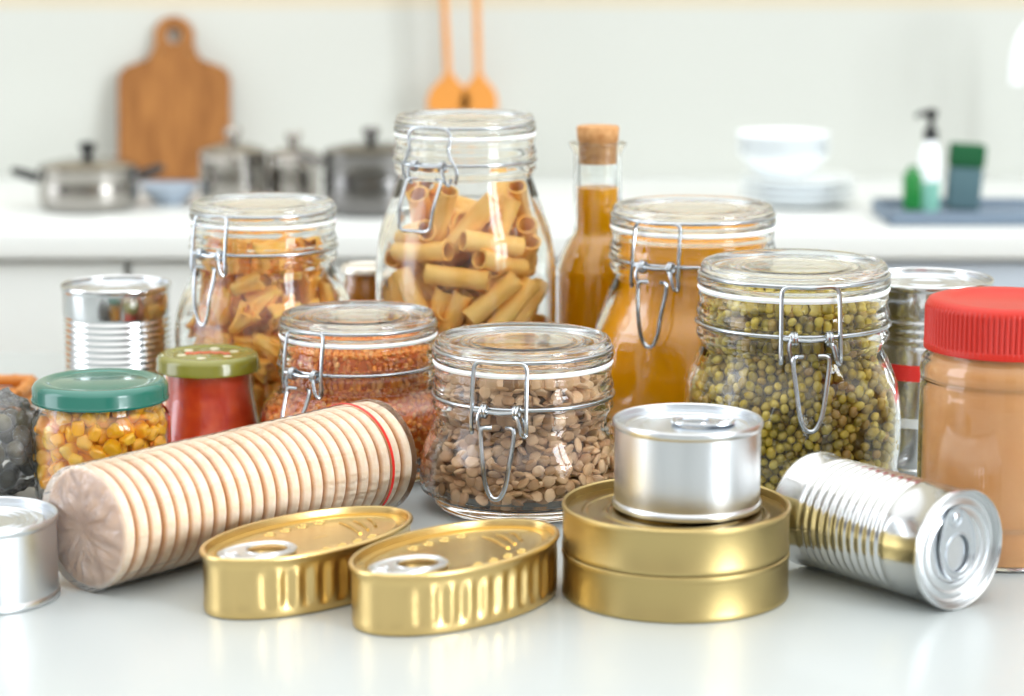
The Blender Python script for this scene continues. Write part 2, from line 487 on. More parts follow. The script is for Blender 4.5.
    if clasp == 'square':
        L = [(-hw*.28, yb0+.002, D(43)), (-hw*.62, yb0-.001, D(42.5))]
        for t in (.15, .5, .8): L.append((-hw*(.66-.34*t), ly(t), zl0+(zl1-zl0)*t))
        L += [(-hw*.16, ly(1), zl1), (hw*.16, ly(1), zl1)]
        for t in (.8, .5, .15): L.append((hw*(.66-.34*t), ly(t), zl0+(zl1-zl0)*t))
        L += [(hw*.62, yb0-.001, D(42.5)), (hw*.28, yb0+.002, D(43))]
        lev.tube(round_poly(L, .006*k, 6), rw*1.1, 8)
    else:
        zl1 = D(80)
        L = [(-hw*.4, yb0+.002, D(43)), (-hw*.75, yb0-.001, D(43)), (-hw*.75, ly(.5), (zl0+zl1)/2), (-hw*.8, ly(1), zl1), (hw*.55, ly(1), zl1), (hw*.72, ly(.5), (zl0+zl1)/2), (hw*.75, yb0-.001, D(43)), (hw*.4, yb0+.002, D(43))]
        lev.tube(round_poly(L, .005*k, 6), rw*1.1, 8)
    lev.build('clasp_lever', M_wire, clasp_o)
    j = Jar(); j.e = e; j.X = X; j.Y = Y; j.h = h; j.R = R; j.rb = rb; j.k = k; j.az = R_(az); j.D = D
    iz = np.array([q[1] for q in inner][::-1]); ir = np.array([q[0] for q in inner][::-1])
    j.inner = inner
    j.rf = rf
    def rin(z, th):
        r = np.interp(z, iz, ir)
        if p > 2:
            a = th-j.az
            w = np.clip((z46-z)/(sh*1.8), 0, 1); w = w*w*(3-2*w)
            s = (np.abs(np.cos(a))**p+np.abs(np.sin(a))**p)**(-1/p)
            r = r*(1+w*(s*.985-1))
        return r
    j.rin = rin
    return j
def fill_prof(j, ztop, gap=.0003):
    """profile of a liquid or core inside a jar"""
    zs = [z for z in np.linspace(j.inner[-1][1]+.0004, ztop, 30)]
    iz = np.array([q[1] for q in j.inner][::-1]); ir = np.array([q[0] for q in j.inner][::-1])
    return [(float(np.interp(z, iz, ir))-gap, float(z)) for z in zs]

# ------------------------------------------------------------------ packing of grains
def pack_shell(rin, z0, z1, rad, shell, seed, dens=.62, iters=45, half=R_(115)):
    rng = np.random.default_rng(seed)
    zz = np.linspace(z0, z1, 40)
    rr = rin(zz, np.full(40, -PI/2))
    vol = float(np.mean(((rr-rad)**2-np.maximum(rr-rad-shell, 0)**2))*half*(z1-z0)) + float(np.mean(rr))*half*2*rad*(z1-z0)*.5
    n = int(vol*dens/(4/3*PI*rad**3)); n = min(n, 2600)
    z = rng.uniform(z0+rad, z1-rad, n); th = -PI/2+rng.uniform(-half, half, n)
    d = rng.uniform(0, shell, n)
    ro = rin(z, th)-rad-d
    P = np.stack([ro*np.cos(th), ro*np.sin(th), z], 1)
    for it in range(iters):
        D2 = ((P[:, None, :]-P[None, :, :])**2).sum(-1)
        np.fill_diagonal(D2, 1)
        I, J = np.where(D2 < (2*rad)**2)
        dist = np.sqrt(D2[I, J])+1e-9
        push = ((2*rad-dist)/dist*.30)[:, None]*(P[I]-P[J])
        np.add.at(P, I, push)
        th = np.arctan2(P[:, 1], P[:, 0]); ro = np.hypot(P[:, 0], P[:, 1])
        P[:, 2] = np.clip(P[:, 2], z0+rad, z1-rad)
        R0 = rin(P[:, 2], th)
        # keep in the shell and in the sector facing the room
        rel = np.arctan2(np.sin(th+PI/2), np.cos(th+PI/2)); rel = np.clip(rel, -half, half); th = rel-PI/2
        ro = np.clip(ro, R0-rad-shell, R0-rad)
        P[:, 0] = ro*np.cos(th); P[:, 1] = ro*np.sin(th)
    th = np.arctan2(P[:, 1], P[:, 0])
    depth = rin(P[:, 2], th)-rad-np.hypot(P[:, 0], P[:, 1])
    return P, th, depth
def top_disc(rin, z, rad, seed, domed=0):
    rng = random.Random(seed); R0 = float(rin(np.array([z]), np.array([-PI/2]))[0])-rad
    n = int((R0/rad)**2*.82); out = []
    for i in range(n):
        r = R0*math.sqrt((i+.5)/n); a = i*2.399963
        out.append((r*math.cos(a), r*math.sin(a), z-rad*rng.random()*.5+domed*(1-(r/R0)**2)))
    return out
def grains(j, name, mass_name, mesh_obj, m_attr, rad, ztop, shell, seed, label, cat, group, mass_label, core_col, n_single=300, zhid=0, orient=None, dens=.62, scale_var=.12, xhid=None, sector=115):
    """the grains that show largest as single things, the rest of the same kind as one mass"""
    P, th, dep = pack_shell(j.rin, .008, ztop, rad, shell, seed, dens, half=R_(sector))
    rng = random.Random(seed)
    view = -PI/2+math.atan2(-j.X, j.Y)*-1
    sc = np.cos(th-(-PI/2-math.atan2(j.X, j.Y)))
    ok = (dep < rad*1.3) & (P[:, 2] > zhid)
    if xhid: ok &= ~xhid(P)
    idx = [i for i in np.argsort(-(sc-dep/rad*.15)) if ok[i]][:n_single]
    single = set(int(i) for i in idx)
    mb = MB()
    base = mesh_obj
    bverts = [v.co.copy() for v in base.data.vertices]; bfaces = [tuple(p.vertices) for p in base.data.polygons]
    first = True
    allp = [(tuple(P[i]), i in single) for i in range(len(P))]+[(q, False) for q in top_disc(j.rin, ztop-rad*.2, rad, seed)]
    for (pos, is_s) in allp:
        rot = orient(rng, pos) if orient else Euler((rng.uniform(0, 6.28), rng.uniform(0, 6.28), rng.uniform(0, 6.28)))
        s = 1+rng.uniform(-scale_var, scale_var)
        if is_s:
            o = base if first else base.copy()
            if not first: COL.objects.link(o)
            first = False
            o.location = (j.X+pos[0], j.Y+pos[1], pos[2]); o.rotation_euler = rot; o.scale = (s, s, s)
            tag(o, label, cat, group)
        else:
            M = Matrix.Translation(pos) @ rot.to_matrix().to_4x4() @ Matrix.Scale(s, 4)
            mb.add(bverts, bfaces, M, rng.random())
    # dense middle of the heap; shade between grains painted in with the darker tone
    zs = np.linspace(.008, ztop-rad*1.4, 14)
    prof = [(0, .008)]+[(max(float(np.interp(z, [q[1] for q in j.inner][::-1], [q[0] for q in j.inner][::-1]))-rad-shell*.75, .004), float(z)) for z in zs]+[(0, ztop-rad*1.4)]
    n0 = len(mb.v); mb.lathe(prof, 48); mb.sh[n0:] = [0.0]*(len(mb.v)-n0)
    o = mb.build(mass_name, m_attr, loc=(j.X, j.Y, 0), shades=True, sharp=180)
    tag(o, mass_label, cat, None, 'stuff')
    return o
def jar_xy(P, j): return P[:, 0]+j.X, P[:, 1]+j.Y

# --- the nearer jars
jl = fido(523, 336, 503, 91, 103, -14, 'squat round swing-top glass jar of brown lentils in the middle of the table', sh=.022, foot=.88)
jm = fido(794, 261, 488, 96.5, 107, 3, 'wide swing-top glass jar of green mung beans beside the peanut butter', p=2.8, sh=.024, foot=.985)
jr = fido(358, 312, 468, 80, 98, -36, 'squat swing-top glass jar of red lentils behind the biscuit roll', sh=.015, foot=.92)
jh = fido(693, 204, 440, 83, 96, -28, 'tall swing-top glass jar of orange honey behind the small tin', p=2.6, sh=.034, foot=.94)
jf = fido(263, 200, 428, 73.5, 85, -37, 'swing-top glass jar of curled pasta at the left of the tallest jar', p=2.6, sh=.028, foot=.94)
jp = fido(465, 114, 428, 71.5, 90, -28, 'tallest swing-top glass jar, filled with pasta tubes', sh=.044, foot=.9, clasp='loop')

def grain_obj(name, sub, scale, m, fn=None):
    bm = ico(sub, scale)
    if fn:
        for v in bm.verts: v.co = fn(v.co)
    return MB().bm(bm).build(name, m, sharp=180)
# brown lentils
LC = ['8a6440', 'b48a60', 'd6ae84', 'ecc8a2', 'cca078', 'a27a54', 'dcb894']
m_li = mat_grain('brown_lentil', LC, .5); m_la = mat_grain('brown_lentil_mass', LC, .5, attr=True)
lo_ = grain_obj('brown_lentil', 2, (.0041, .0041, .0016), m_li, lambda c: Vector((c.x, c.y, c.z*1.0)))
def lent_orient(rng, p):
    th = math.atan2(p[1], p[0])
    if rng.random() < .45:      # lying flat to the glass
        return (Matrix.Rotation(th, 3, 'Z') @ Matrix.Rotation(PI/2+rng.uniform(-.6, .6), 3, 'Y') @ Matrix.Rotation(rng.uniform(-.5, .5), 3, 'X')).to_euler()
    return Euler((rng.uniform(-.8, .8), rng.uniform(-.8, .8), rng.uniform(0, 6.28)))
grains(jl, 'brown_lentil', 'brown_lentils', lo_, m_la, .0028, jl.D(20), .008, 3, 'round flat brown lentil pressed against the glass of the middle jar', 'lentil', 'brown lentils in the middle jar', 'rest of the brown lentils deeper in the middle jar', None, zhid=.008, orient=lent_orient, dens=.64)
# mung beans
MC = ['786418', 'a8922c', 'd0b43c', 'd8c354', 'a8803c', 'c8b440', '9a862a']
m_mi = mat_grain('mung_bean', MC, .3, coat=.2); m_ma = mat_grain('mung_bean_mass', MC, .3, attr=True, coat=.2)
mo_ = grain_obj('mung_bean', 2, (.0035, .0027, .0027), m_mi)
grains(jm, 'mung_bean', 'mung_beans', mo_, m_ma, .0029, jm.D(20), .006, 5, 'small shiny green mung bean behind the jar glass', 'bean', 'mung beans in the jar beside the peanut butter', 'rest of the green mung beans deeper in the jar', None, zhid=.03, dens=.66)
# red lentils
RC = ['ea7c28', 'fa9a38', 'ffae50', 'f08a2c', 'ffc27c', 'ee8438']
m_ri = mat_grain('red_lentil', RC, .55); m_ra = mat_grain('red_lentil_mass', RC, .55, attr=True)
ro_ = grain_obj('red_lentil', 1, (.0022, .0022, .0013), m_ri)
grains(jr, 'red_lentil', 'red_lentils', ro_, m_ra, .0019, jr.D(21), .003, 8, 'tiny orange red lentil against the glass behind the biscuit roll', 'lentil', 'red lentils in the jar behind the biscuits', 'rest of the tiny orange red lentils in the squat jar', None, zhid=.035, dens=.66, sector=95)

# honey
def fluid(name, j, ztop, m, label, cat, rf=None):
    pr = fill_prof(j, ztop)
    prof = [(0, pr[0][1])]+pr+[(pr[-1][0]*.5, ztop), (0, ztop)]
    o = MB().lathe(prof, 64, rfun=rf).build(name, m, loc=(j.X, j.Y, 0), rot=(0, 0, j.az), sharp=60)
    return tag(o, label, cat, None, 'stuff')
def mat_amber(name, c1, c2, tw=.5, rough=.08):
    m = bpy.data.materials.new(name); m.use_nodes = True; t = m.node_tree; b = t.nodes['Principled BSDF']
    b.inputs['Base Color'].default_value = (*lin(c1), 1); b.inputs['Roughness'].default_value = rough
    out = t.nodes['Material Output']
    tl = t.nodes.new('ShaderNodeBsdfTranslucent'); tl.inputs[0].default_value = (*lin(c2), 1)
    mx = t.nodes.new('ShaderNodeMixShader'); mx.inputs[0].default_value = tw
    t.links.new(b.outputs[0], mx.inputs[1]); t.links.new(tl.outputs[0], mx.inputs[2]); t.links.new(mx.outputs[0], out.inputs[0])
    return m
M_honey = mat_amber('honey', 'ffac00', 'ffb000', .1)
fluid('honey', jh, jh.D(22), M_honey, 'thick orange honey filling the tall jar behind the small tin', 'honey', jh.rf)

# pasta tubes
def capsule_pack(j, r, hl, n, z0, z1, seed, layers, dirf, tries=9000, tol=.93):
    rng = random.Random(seed); pts = np.zeros((0, 3)); out = []
    T = np.linspace(-1, 1, 9)
    for lay, (d0, cnt, tl) in enumerate(layers):
        got = 0
        for q in range(tries):
            if got >= cnt: break
            th = -PI/2+rng.uniform(-R_(112), R_(112)); z = rng.uniform(z0+r, z1-r)
            tang = Vector((-math.sin(th), math.cos(th), 0)); rad = Vector((math.cos(th), math.sin(th), 0))
            a = dirf(rng); dr = (tang*math.cos(a)+Vector((0, 0, 1))*math.sin(a)+rad*rng.uniform(-.25, .25)).normalized()
            ro = float(j.rin(np.array([z]), np.array([th]))[0])-r-.0008-d0
            c = rad*ro+Vector((0, 0, z))
            # pull in until both ends clear the glass
            ok = False
            for s_ in range(10):
                bad = False
                for sg in (-1, 1):
                    e = c+dr*hl*sg; er_ = math.hypot(e.x, e.y)
                    if e.z < z0+r*.6 or e.z > z1: bad = 'z'; break
                    lim = float(j.rin(np.array([e.z]), np.array([math.atan2(e.y, e.x)]))[0])-r*1.02
                    if er_ > lim: bad = True; break
                if bad == 'z': break
                if not bad: ok = True; break
                c -= rad*.0012
            if not ok: continue
            cand = np.array([c+dr*hl*t for t in T])
            if len(pts):
                D2 = ((cand[:, None, :]-pts[None, :, :])**2).sum(-1).min()
                if D2 < (2*r*tl)**2: continue
            pts = np.vstack([pts, cand]); out.append((c, dr, lay)); got += 1
    return out
M_pasta = mat('durum_pasta', 'f6b858', .5, sss=.1, var=('noise', 60, 'fcca74'))
def rigatoni(r, hl, name='pasta_tube'):
    v = []; f = []; seg = 40; ri = r*.80
    prof = [(r, -hl), (r, -hl*.5), (r, 0), (r, hl*.5), (r, hl), (ri, hl), (ri, 0), (ri, -hl)]
    mb = MB(); mb.lathe(prof, seg, closed=True, rfun=lambda a, z: 1+.018*math.cos(a*20))
    return mb.build(name, M_pasta, sharp=50)
rr_, hl_ = .0066, .0205
tub = rigatoni(rr_, hl_)
dirf = lambda rng: rng.choice([R_(rng.uniform(15, 50)), R_(rng.uniform(25, 70)), R_(rng.uniform(10, 40)), R_(rng.uniform(-20, 20)), R_(rng.uniform(110, 140))])
caps = capsule_pack(jp, rr_, hl_, 60, .008, jp.D(52), 12, [(0, 80, .84), (.004, 50, .82), (.013, 60, .82)], dirf, 16000)
for i, (c, d, lay) in enumerate(caps):
    o = tub if i == 0 else tub.copy()
    if i: COL.objects.link(o)
    o.location = (jp.X+c.x, jp.Y+c.y, c.z); o.rotation_euler = d.to_track_quat('Z', 'Y').to_euler()
    tag(o, 'short ridged pasta tube inside the tallest jar', 'pasta', 'pasta tubes in the tallest jar')

def core_mass(j, src, count, m, ztop, rin_, seed, name, label, hl):
    rng = random.Random(seed); mb = MB()
    vv = [v.co.copy() for v in src.data.vertices]; ff = [tuple(p.vertices) for p in src.data.polygons]
    for i in range(count):
        z = rng.uniform(.008+hl*.6, ztop-hl*.6)
        r = rin_(z)*math.sqrt(rng.random()); a = rng.uniform(0, 6.28)
        d = Vector((rng.gauss(0, 1), rng.gauss(0, 1), rng.gauss(0, .45))).normalized()
        mb.add(vv, ff, Matrix.Translation((r*math.cos(a), r*math.sin(a), z)) @ d.to_track_quat('Z', 'Y').to_matrix().to_4x4())
    o = mb.build(name, m, loc=(j.X, j.Y, 0), sharp=50)
    return tag(o, label, 'pasta', None, 'stuff')
core_mass(jp, tub, 75, M_pasta, jp.D(56), lambda z: float(jp.rin(np.array([z]), np.array([-PI/2]))[0])-.029, 5, 'pasta_tubes', 'rest of the pasta tubes deep in the tallest jar', hl_)
# curled pasta
def campanelle():
    mb = MB(); nu, nv = 9, 44; v = []; f = []
    for i in range(nu):
        u = i/(nu-1)
        for k in range(nv):
            w = k/(nv-1); a = w*2*PI*1.45
            R0 = .0026+.0040*u**1.2+.0016*w
            ruf = (u**2)*.0018*math.sin(a*6)
            v.append(((R0+ruf)*math.cos(a), (R0+ruf)*math.sin(a), -.010+.020*u+(u**3)*.0012*math.cos(a*6)))
    for i in range(nu-1):
        for k in range(nv-1):
            f.append((i*nv+k, i*nv+k+1, (i+1)*nv+k+1, (i+1)*nv+k))
    mb.add(v, f); o = mb.build('curled_pasta', M_curl, sharp=180)
    bm = bmesh.new(); bm.from_mesh(o.data); bmesh.ops.solidify(bm, geom=bm.faces[:], thickness=.0012); bm.to_mesh(o.data); bm.free()
    for p in o.data.polygons: p.use_smooth = True
    return o
M_curl = mat('curled_pasta', 'fcaa2c', .5, sss=.15, var=('noise', 70, 'fbc56a'))
cur_ = campanelle()
caps = capsule_pack(jf, .0078, .0075, 60, .008, jf.D(23), 31, [(0, 75, .80), (.006, 60, .72), (.016, 60, .72)], lambda rng: rng.uniform(-PI, PI), 16000)
for i, (c, d, lay) in enumerate(caps):
    o = cur_ if i == 0 else cur_.copy()
    if i: COL.objects.link(o)
    o.location = (jf.X+c.x, jf.Y+c.y, c.z); o.rotation_euler = (d.to_track_quat('Z', 'Y') @ Euler((0, 0, i*1.7)).to_quaternion()).to_euler()
    tag(o, 'golden curled bell of pasta in the jar of curled pasta', 'pasta', 'curled pasta in the left swing-top jar')

core_mass(jf, cur_, 90, M_curl, jf.D(26), lambda z: float(jf.rin(np.array([z]), np.array([-PI/2]))[0])-.021, 6, 'curled_pasta_mass', 'rest of the curled pasta deep in the left swing-top jar', .009)
# ------------------------------------------------------------------ tins
def ring_pull(parent, L, z, rz=0, m=None, off=(0, 0), name='ring_pull', tilt=0, M0=None):
    """tab with finger ring, long axis +x from the rivet; lies on z"""
    w = L*.34; mb = MB()
    out = []
    N = 48
    for k in range(N):
        a = 2*PI*k/N; c, s = math.cos(a), math.sin(a)
        ex = (abs(c)**(2/2.4))*(1 if c >= 0 else -1); ey = (abs(s)**(2/2.4))*(1 if s >= 0 else -1)
        x = L*.36+ex*L*.5; wid = w*(1.0 if c > 0 else .72+.28*(1+c))
        out.append((x, ey*wid))
    hole = []
    for k in range(32):
        a = 2*PI*k/32; hole.append((L*.50+math.cos(a)*L*.27, math.sin(a)*w*.72))
    T = Matrix.Translation((off[0], off[1], z)) @ Matrix.Rotation(rz, 4, 'Z') @ Matrix.Rotation(-tilt, 4, 'Y')
    if M0 is not None: T = M0 @ T
    mb.plate([out, hole], .0011, .0004, T)
    # stiffening curls along both edges
    for lp, r in ((out, .0009), (hole, .0008)):
        mb.tube([(x*.97+L*.01 if lp is out else x, y*.95, .0003) for x, y in lp], r, 6, closed=True, M=T)
    mb.lathe([(0, .0016), (.0020, .0015), (.0028, .0008), (.0030, -.001)], 20, M=T @ Matrix.Translation((0, 0, 0)))
    mb.ring(.0045, .0005, .0006, 24, 6, T)
    return mb.build(name, m or M_tin_lid, parent)

def lid_rings(R, radii, amp=.0007):
    """ring beads on a can end: (r,z) points from the centre outwards"""
    pr = [(0, 0)]
    for r in radii:
        pr += [(r-.0016, 0), (r-.0008, amp*.8), (r, amp), (r+.0008, amp*.8), (r+.0016, 0)]
    return pr
def can(cx, ptop, pbase, rpx, label, m, mlid, Z0=0, beads=None, recess=.0035, rings=(.5, .66, .82), band=None, name='tin_can', height=None, R=None, X=None, Y=None, pull=None, stripe=None, group=None, wall=.975):
    if X is None: X, Y, h = seat(cx, pbase, ptop, Z0)
    h = height or h
    R = R or mm(rpx, Y, Z0+h)
    e = empty(name, (X, Y, Z0), 0, label, 'tin can', group)
    rb = R*wall; rim = .0013
    prof = [(rb*.90, .0008), (rb*.985, 0), (R*.998, .0006), (R, .0016), (R*.998, .003), (rb, .0042)]
    if beads:
        z0, z1, n, amp = beads; z0 *= h; z1 *= h
        prof.append((rb, z0-.001))
        N = n*6
        for i in range(N+1):
            t = i/N; prof.append((rb-amp*(.5-.5*math.cos(2*PI*n*t)), z0+(z1-z0)*t))
    prof += [(rb, h-.0045), (R*.998, h-.0034), (R+.0002, h-.002), (R, h-.0006), (R*.988, h), (R*.972, h-.0006), (R*.966, h-recess)]
    body = MB().lathe(prof, 96).build('body', m, e, sharp=35)
    lr = lid_rings(R, [q*R for q in rings])
    lp = [(r, h-recess+z-.0001) for r, z in lr]+[(R*.93, h-recess), (R*.968, h-recess+.0006)]
    lid_o = MB().lathe(lp, 80).build('lid', mlid, e, sharp=35)
    # bottom plate
    MB().lathe([(0, .0022), (rb*.86, .0022), (rb*.91, .0008)], 64).build('base', mlid, e, sharp=35)
    if pull: ring_pull(lid_o, pull[0], h-recess+.0012, pull[1], off=pull[2])
    return e, X, Y, h, R

# tall ribbed can far left, big can behind the peanut butter
can(116, 283, 428, 55, 'tall ribbed silver can standing behind the green-lidded corn jar', M_tin, M_tin_lid, beads=(.10, .80, 17, .0009), rings=(.35, .6, .84))
e, X, Y, h, R = can(927, 277, 462, 66, 'large ribbed silver can with a thin red band behind the peanut butter', M_tin, M_tin_lid, beads=(.66, .84, 4, .0009), rings=(.3, .6, .84))
M_red = mat('red_band', 'd8322c', .4)
zr = at_depth(900, 375, Y-R)[1]
MB().lathe([(R*.977, zr-.005), (R*.981, zr-.005), (R*.981, zr+.005), (R*.977, zr+.005)], 80, closed=True).build('red_band', M_red, e)
MB().lathe([(R*.976, .03), (R*.981, .03), (R*.981, .036), (R*.976, .036)], 80, closed=True).build('white_band', M_white, e)

# stacked bronze tins
X, Y, hh = seat(676, 591, 502)
Rb = mm(114, Y, hh); hb = hh/2
can(0, 0, 0, 0, 'lower of two wide bronze round tins, standing on the table', M_bronze, M_bronze_lid, X=X, Y=Y, height=hb, R=Rb, recess=.004, rings=(.45, .7, .85), group='stacked bronze tins', wall=.992)
can(0, 0, 0, 0, 'upper of two wide bronze round tins, under the small silver tin', M_bronze, M_bronze_lid, Z0=hb+.0002, X=X, Y=Y, height=hb, R=Rb, recess=.005, rings=(.45, .62, .8), group='stacked bronze tins', wall=.992, pull=(.026, R_(200), (.03, .02)))
# small silver tin on top (its base rests on the recessed end)
Zs = hb*2+.0002-.0040
_, Y2 = ground(512, 505, Zs)
X2, _z = at_depth(688, 418, Y2)
Rs = mm(75, Y2, Zs+.045)
hs = at_depth(688, 418, Y2)[1]-Zs
can(0, 0, 0, 0, 'small satin silver tin resting on the bronze tins', M_tin_satin, M_tin_lid, Z0=Zs, X=X2, Y=Y2, height=hs, R=Rs, rings=(.62, .82), recess=.004, pull=(.033, R_(172), (.020, .002)))
# silver tin cut by the left frame edge
can(-17, 514, 596, 74, 'small silver tin at the left in front of the biscuit roll', M_tin_satin, M_tin_lid, rings=(.45, .56, .68, .8), recess=.004)

# can lying on its side
def lying():
    Rr = .0312
    A = Vector((*ground(813, 508, Rr), Rr)); B = Vector((*ground(961, 550, Rr), Rr))
    d = (B-A); Lh = d.length; d.normalize()
    e = bpy.data.objects.new('tin_can', None); COL.objects.link(e); e.empty_display_size = .01
    tag(e, 'ribbed silver can lying on its side with its ring pull facing out', 'tin can')
    Zax = d; Xax = Vector((0, 0, 1)); Yax = Zax.cross(Xax)
    Mx = Matrix((Xax, Yax, Zax)).transposed().to_4x4(); Mx.translation = A
    e.matrix_world = Mx
    rb = Rr*.965
    prof = [(0, .003), (rb*.9, .003), (rb*.94, .0008), (Rr*.985, 0), (Rr, .0014), (Rr*.99, .003), (rb, .0045), (rb, .016)]
    n = 11; z0, z1 = .018, Lh-.026
    for i in range(n*8+1):
        t = i/(n*8); prof.append((rb-.0011*(.5-.5*math.cos(2*PI*n*t)), z0+(z1-z0)*t))
    prof += [(rb, Lh-.022), (rb, Lh-.005), (Rr*.99, Lh-.0036), (Rr, Lh-.002), (Rr*.99, Lh-.0004), (Rr*.975, Lh-.0001), (Rr*.955, Lh-.001), (Rr*.945, Lh-.0042)]
    MB().lathe(prof, 128).build('body', M_tin, e, sharp=35)
    zr = Lh-.0042
    lp = [(0, zr), (.55*Rr, zr), (.58*Rr, zr+.0008), (.62*Rr, zr), (.70*Rr, zr), (.73*Rr, zr+.0008), (.77*Rr, zr), (.84*Rr, zr-.0002), (.87*Rr, zr+.0006), (.90*Rr, zr), (.95*Rr, zr)]
    lid_o = MB().lathe(lp, 96).build('lid', M_tin_satin, e, sharp=35)
    # finger ring hangs towards the table, rivet near the top
    ring_pull(lid_o, .038, zr+.0016, R_(188), m=M_tin_lid, off=(.0165, .002), name='ring_pull')
lying()

# oval fish tins
def oval_tin(cxp, cyp, hpx_bottom, rimext, ang, a_, b_, label, seed):
    # centre of the rim at photo (cxp, cyp); height fitted to the front foot row
    h = .032
    X, Y = ground(cxp, cyp, h)
    e = empty('oval_tin', (X, Y, 0), ang, label, 'tin can', 'oval gold fish tins')
    N = 192
    def pt(t, ins):
        x, y = a_*math.cos(t), b_*math.sin(t)
        nx, ny = math.cos(t)/a_, math.sin(t)/b_; l = math.hypot(nx, ny)
        return x-nx/l*ins, y-ny/l*ins
    rows = [(.003, 0), (.0012, .0008), (.0008, .003), (.0008, .0048), ('f', .0065), ('f', .010), ('f', .020), ('f', h-.009), (.0010, h-.0065), (.0008, h-.0045), (.0, h-.003), (-.0006, h-.0018), (-.0003, h-.0005), (.0006, h), (.0018, h-.0004), (.0023, h-.002), (.0026, h-.0045)]
    v = []; f = []
    for ins, z in rows:
        for k in range(N):
            t = 2*PI*k/N
            i_ = ins
            if ins == 'f':
                side = max(0, 1-abs(math.cos(t))**4*1.35)
                i_ = .0010+.0010*side*(math.cos(t*0+ (a_*math.cos(t))/.0013*.82)) 
            x, y = pt(t, i_); v.append((x, y, z))
    for i in range(len(rows)-1):
        for k in range(N):
            k2 = (k+1) % N; f.append((i*N+k, i*N+k2, (i+1)*N+k2, (i+1)*N+k))
    f.append(tuple(range(N))[::-1])
    MB().add(v, f).build('body', M_gold, e, sharp=50)
    # lid with pressed rings, bars and a groove
    zl = h-.0042; lid = MB(); v = []; f = []
    steps = [(.0025, zl+.0006), (.005, zl), (.0075, zl-.0003), (.009, zl+.0004), (.0105, zl), (.02, zl), (.030, zl)]
    for ins, z in steps:
        for k in range(N):
            t = 2*PI*k/N; x, y = pt(t, 0); sca = 1-ins/b_; sx_ = 1-ins/a_
            v.append((x*sx_, y*sca, z))
    for i in range(len(steps)-1):
        for k in range(N):
            k2 = (k+1) % N; f.append((i*N+k, (i+1)*N+k, (i+1)*N+k2, i*N+k2))
    f.append(tuple((len(steps)-1)*N+k for k in range(N)))
    lid.add(v, f)
    for i in range(4):
        for sg in (-1, 1):
            x = a_*(-.12+.17*i)
            lid.ring(.0026, .0006, zl, 20, 6, Matrix.Translation((x, sg*b_*.62*math.sqrt(1-(x/a_)**2*.9), 0)))
    for i in range(3):
        x = a_*(.50+.12*i)-.004; hwid = b_*(.34-.07*i)
        lid.tube(spline([(x-.004, -hwid, zl-.0002), (x+.002, hwid*.2, zl+.0002), (x+.004, hwid, zl-.0002)], 5), .0011, 8)
    lid.tube([(a_*.02, -.0012, zl-.0004), (a_*.17, -.0012, zl-.0004)], .0006, 6)
    lid_o = lid.build('lid', M_gold_lid, e, sharp=40)
    ring_pull(lid_o, .042, zl+.0016, R_(-14), off=(-a_*.80, b_*.02), m=M_tin_satin)
oval_tin(309, 531, 610, 0, R_(47), .0660, .0352, 'farther of the two oval gold fish tins, touching the biscuit roll', 1)
oval_tin(456.5, 545, 631, 0, R_(47), .0652, .0370, 'nearer of the two oval gold fish tins, in front of the lentil jar', 2)

# ------------------------------------------------------------------ screw-lid jars
def twist_jar(cx, ptop, pbase, rlid, lid_h, body, m_lid, label, lugs=0, m_glass=M_glass, name='glass_jar', lid_style='flat', ribs=0):
    X, Y, h = seat(cx, pbase, ptop)
    R = mm(rlid, Y, h); lh = mm(lid_h, Y, h)
    e = empty(name, (X, Y, 0), 0, label, 'jar')
    lp = [(0, h-.0008), (R*.62, h-.0008), (R*.68, h-.0016), (R*.74, h-.0012), (R*.80, h), (R*.88, h-.0002), (R*.95, h-.0016), (R*.985, h-.004), (R*.985, h-lh+.0022), (R, h-lh+.0012), (R*.995, h-lh), (R*.95, h-lh), (R*.95, h-.0045), (0, h-.003)]
    rf = None
    if ribs: 
        lp = [(0, h-.001), (R*.66, h-.001), (R*.70, h), (R*.90, h), (R*.95, h-.0008), (R*.98, h-.003), (R*.985, h-.005), (R*.985, h-lh+.004), (R, h-lh+.0032), (R, h-lh), (R*.94, h-lh), (R*.94, h-.006), (0, h-.005)]
        rf = lambda a, z: 1+(.010*math.copysign(min(1, abs(math.cos(a*ribs))*1.7), math.cos(a*ribs)) if h-lh+.0033 < z < h-.0045 else 0)
    MB().lathe(lp, ribs*8 if ribs else 96, rfun=rf).build('lid', m_lid, e, sharp=40)
    # body: (r as fraction of R, z as fraction of h-lh)
    hz = h-lh
    outer = [(r*R, z*hz) for r, z in body]
    o2 = [(v[0], v[1]) for v in spline(outer, 5)]
    t = .0022
    zi = np.array([q[1] for q in o2]); ri = np.array([q[0] for q in o2])
    order = np.argsort(zi)
    inn = [(max(float(np.interp(z, zi[order], ri[order]))-t, .001), z) for z in np.linspace(.003, h-.006, 22)]
    mb = MB().lathe([(0, .001)]+o2+[(o2[-1][0], h-.006), (o2[-1][0]-t, h-.006)]+inn[::-1]+[(0, .003)], 96)
    mb.build('jar_body', m_glass, e, sharp=60)
    j = Jar(); j.X = X; j.Y = Y; j.h = h; j.inner = inn[::-1]; j.e = e; j.az = 0; j.R = R; j.hz = hz; j.k = R/.0535; j.lh = lh
    iz = np.array([q[1] for q in inn]); ir = np.array([q[0] for q in inn])
    j.rin = lambda z, th: np.interp(z, iz, ir)
    return j
M_greenlid = mat('green_enamel', '0f6152', .25, coat=.6)
M_olivelid = mat('olive_enamel', '747220', .25, coat=.6)
M_redlid = mat('red_plastic', 'b41c06', .42)
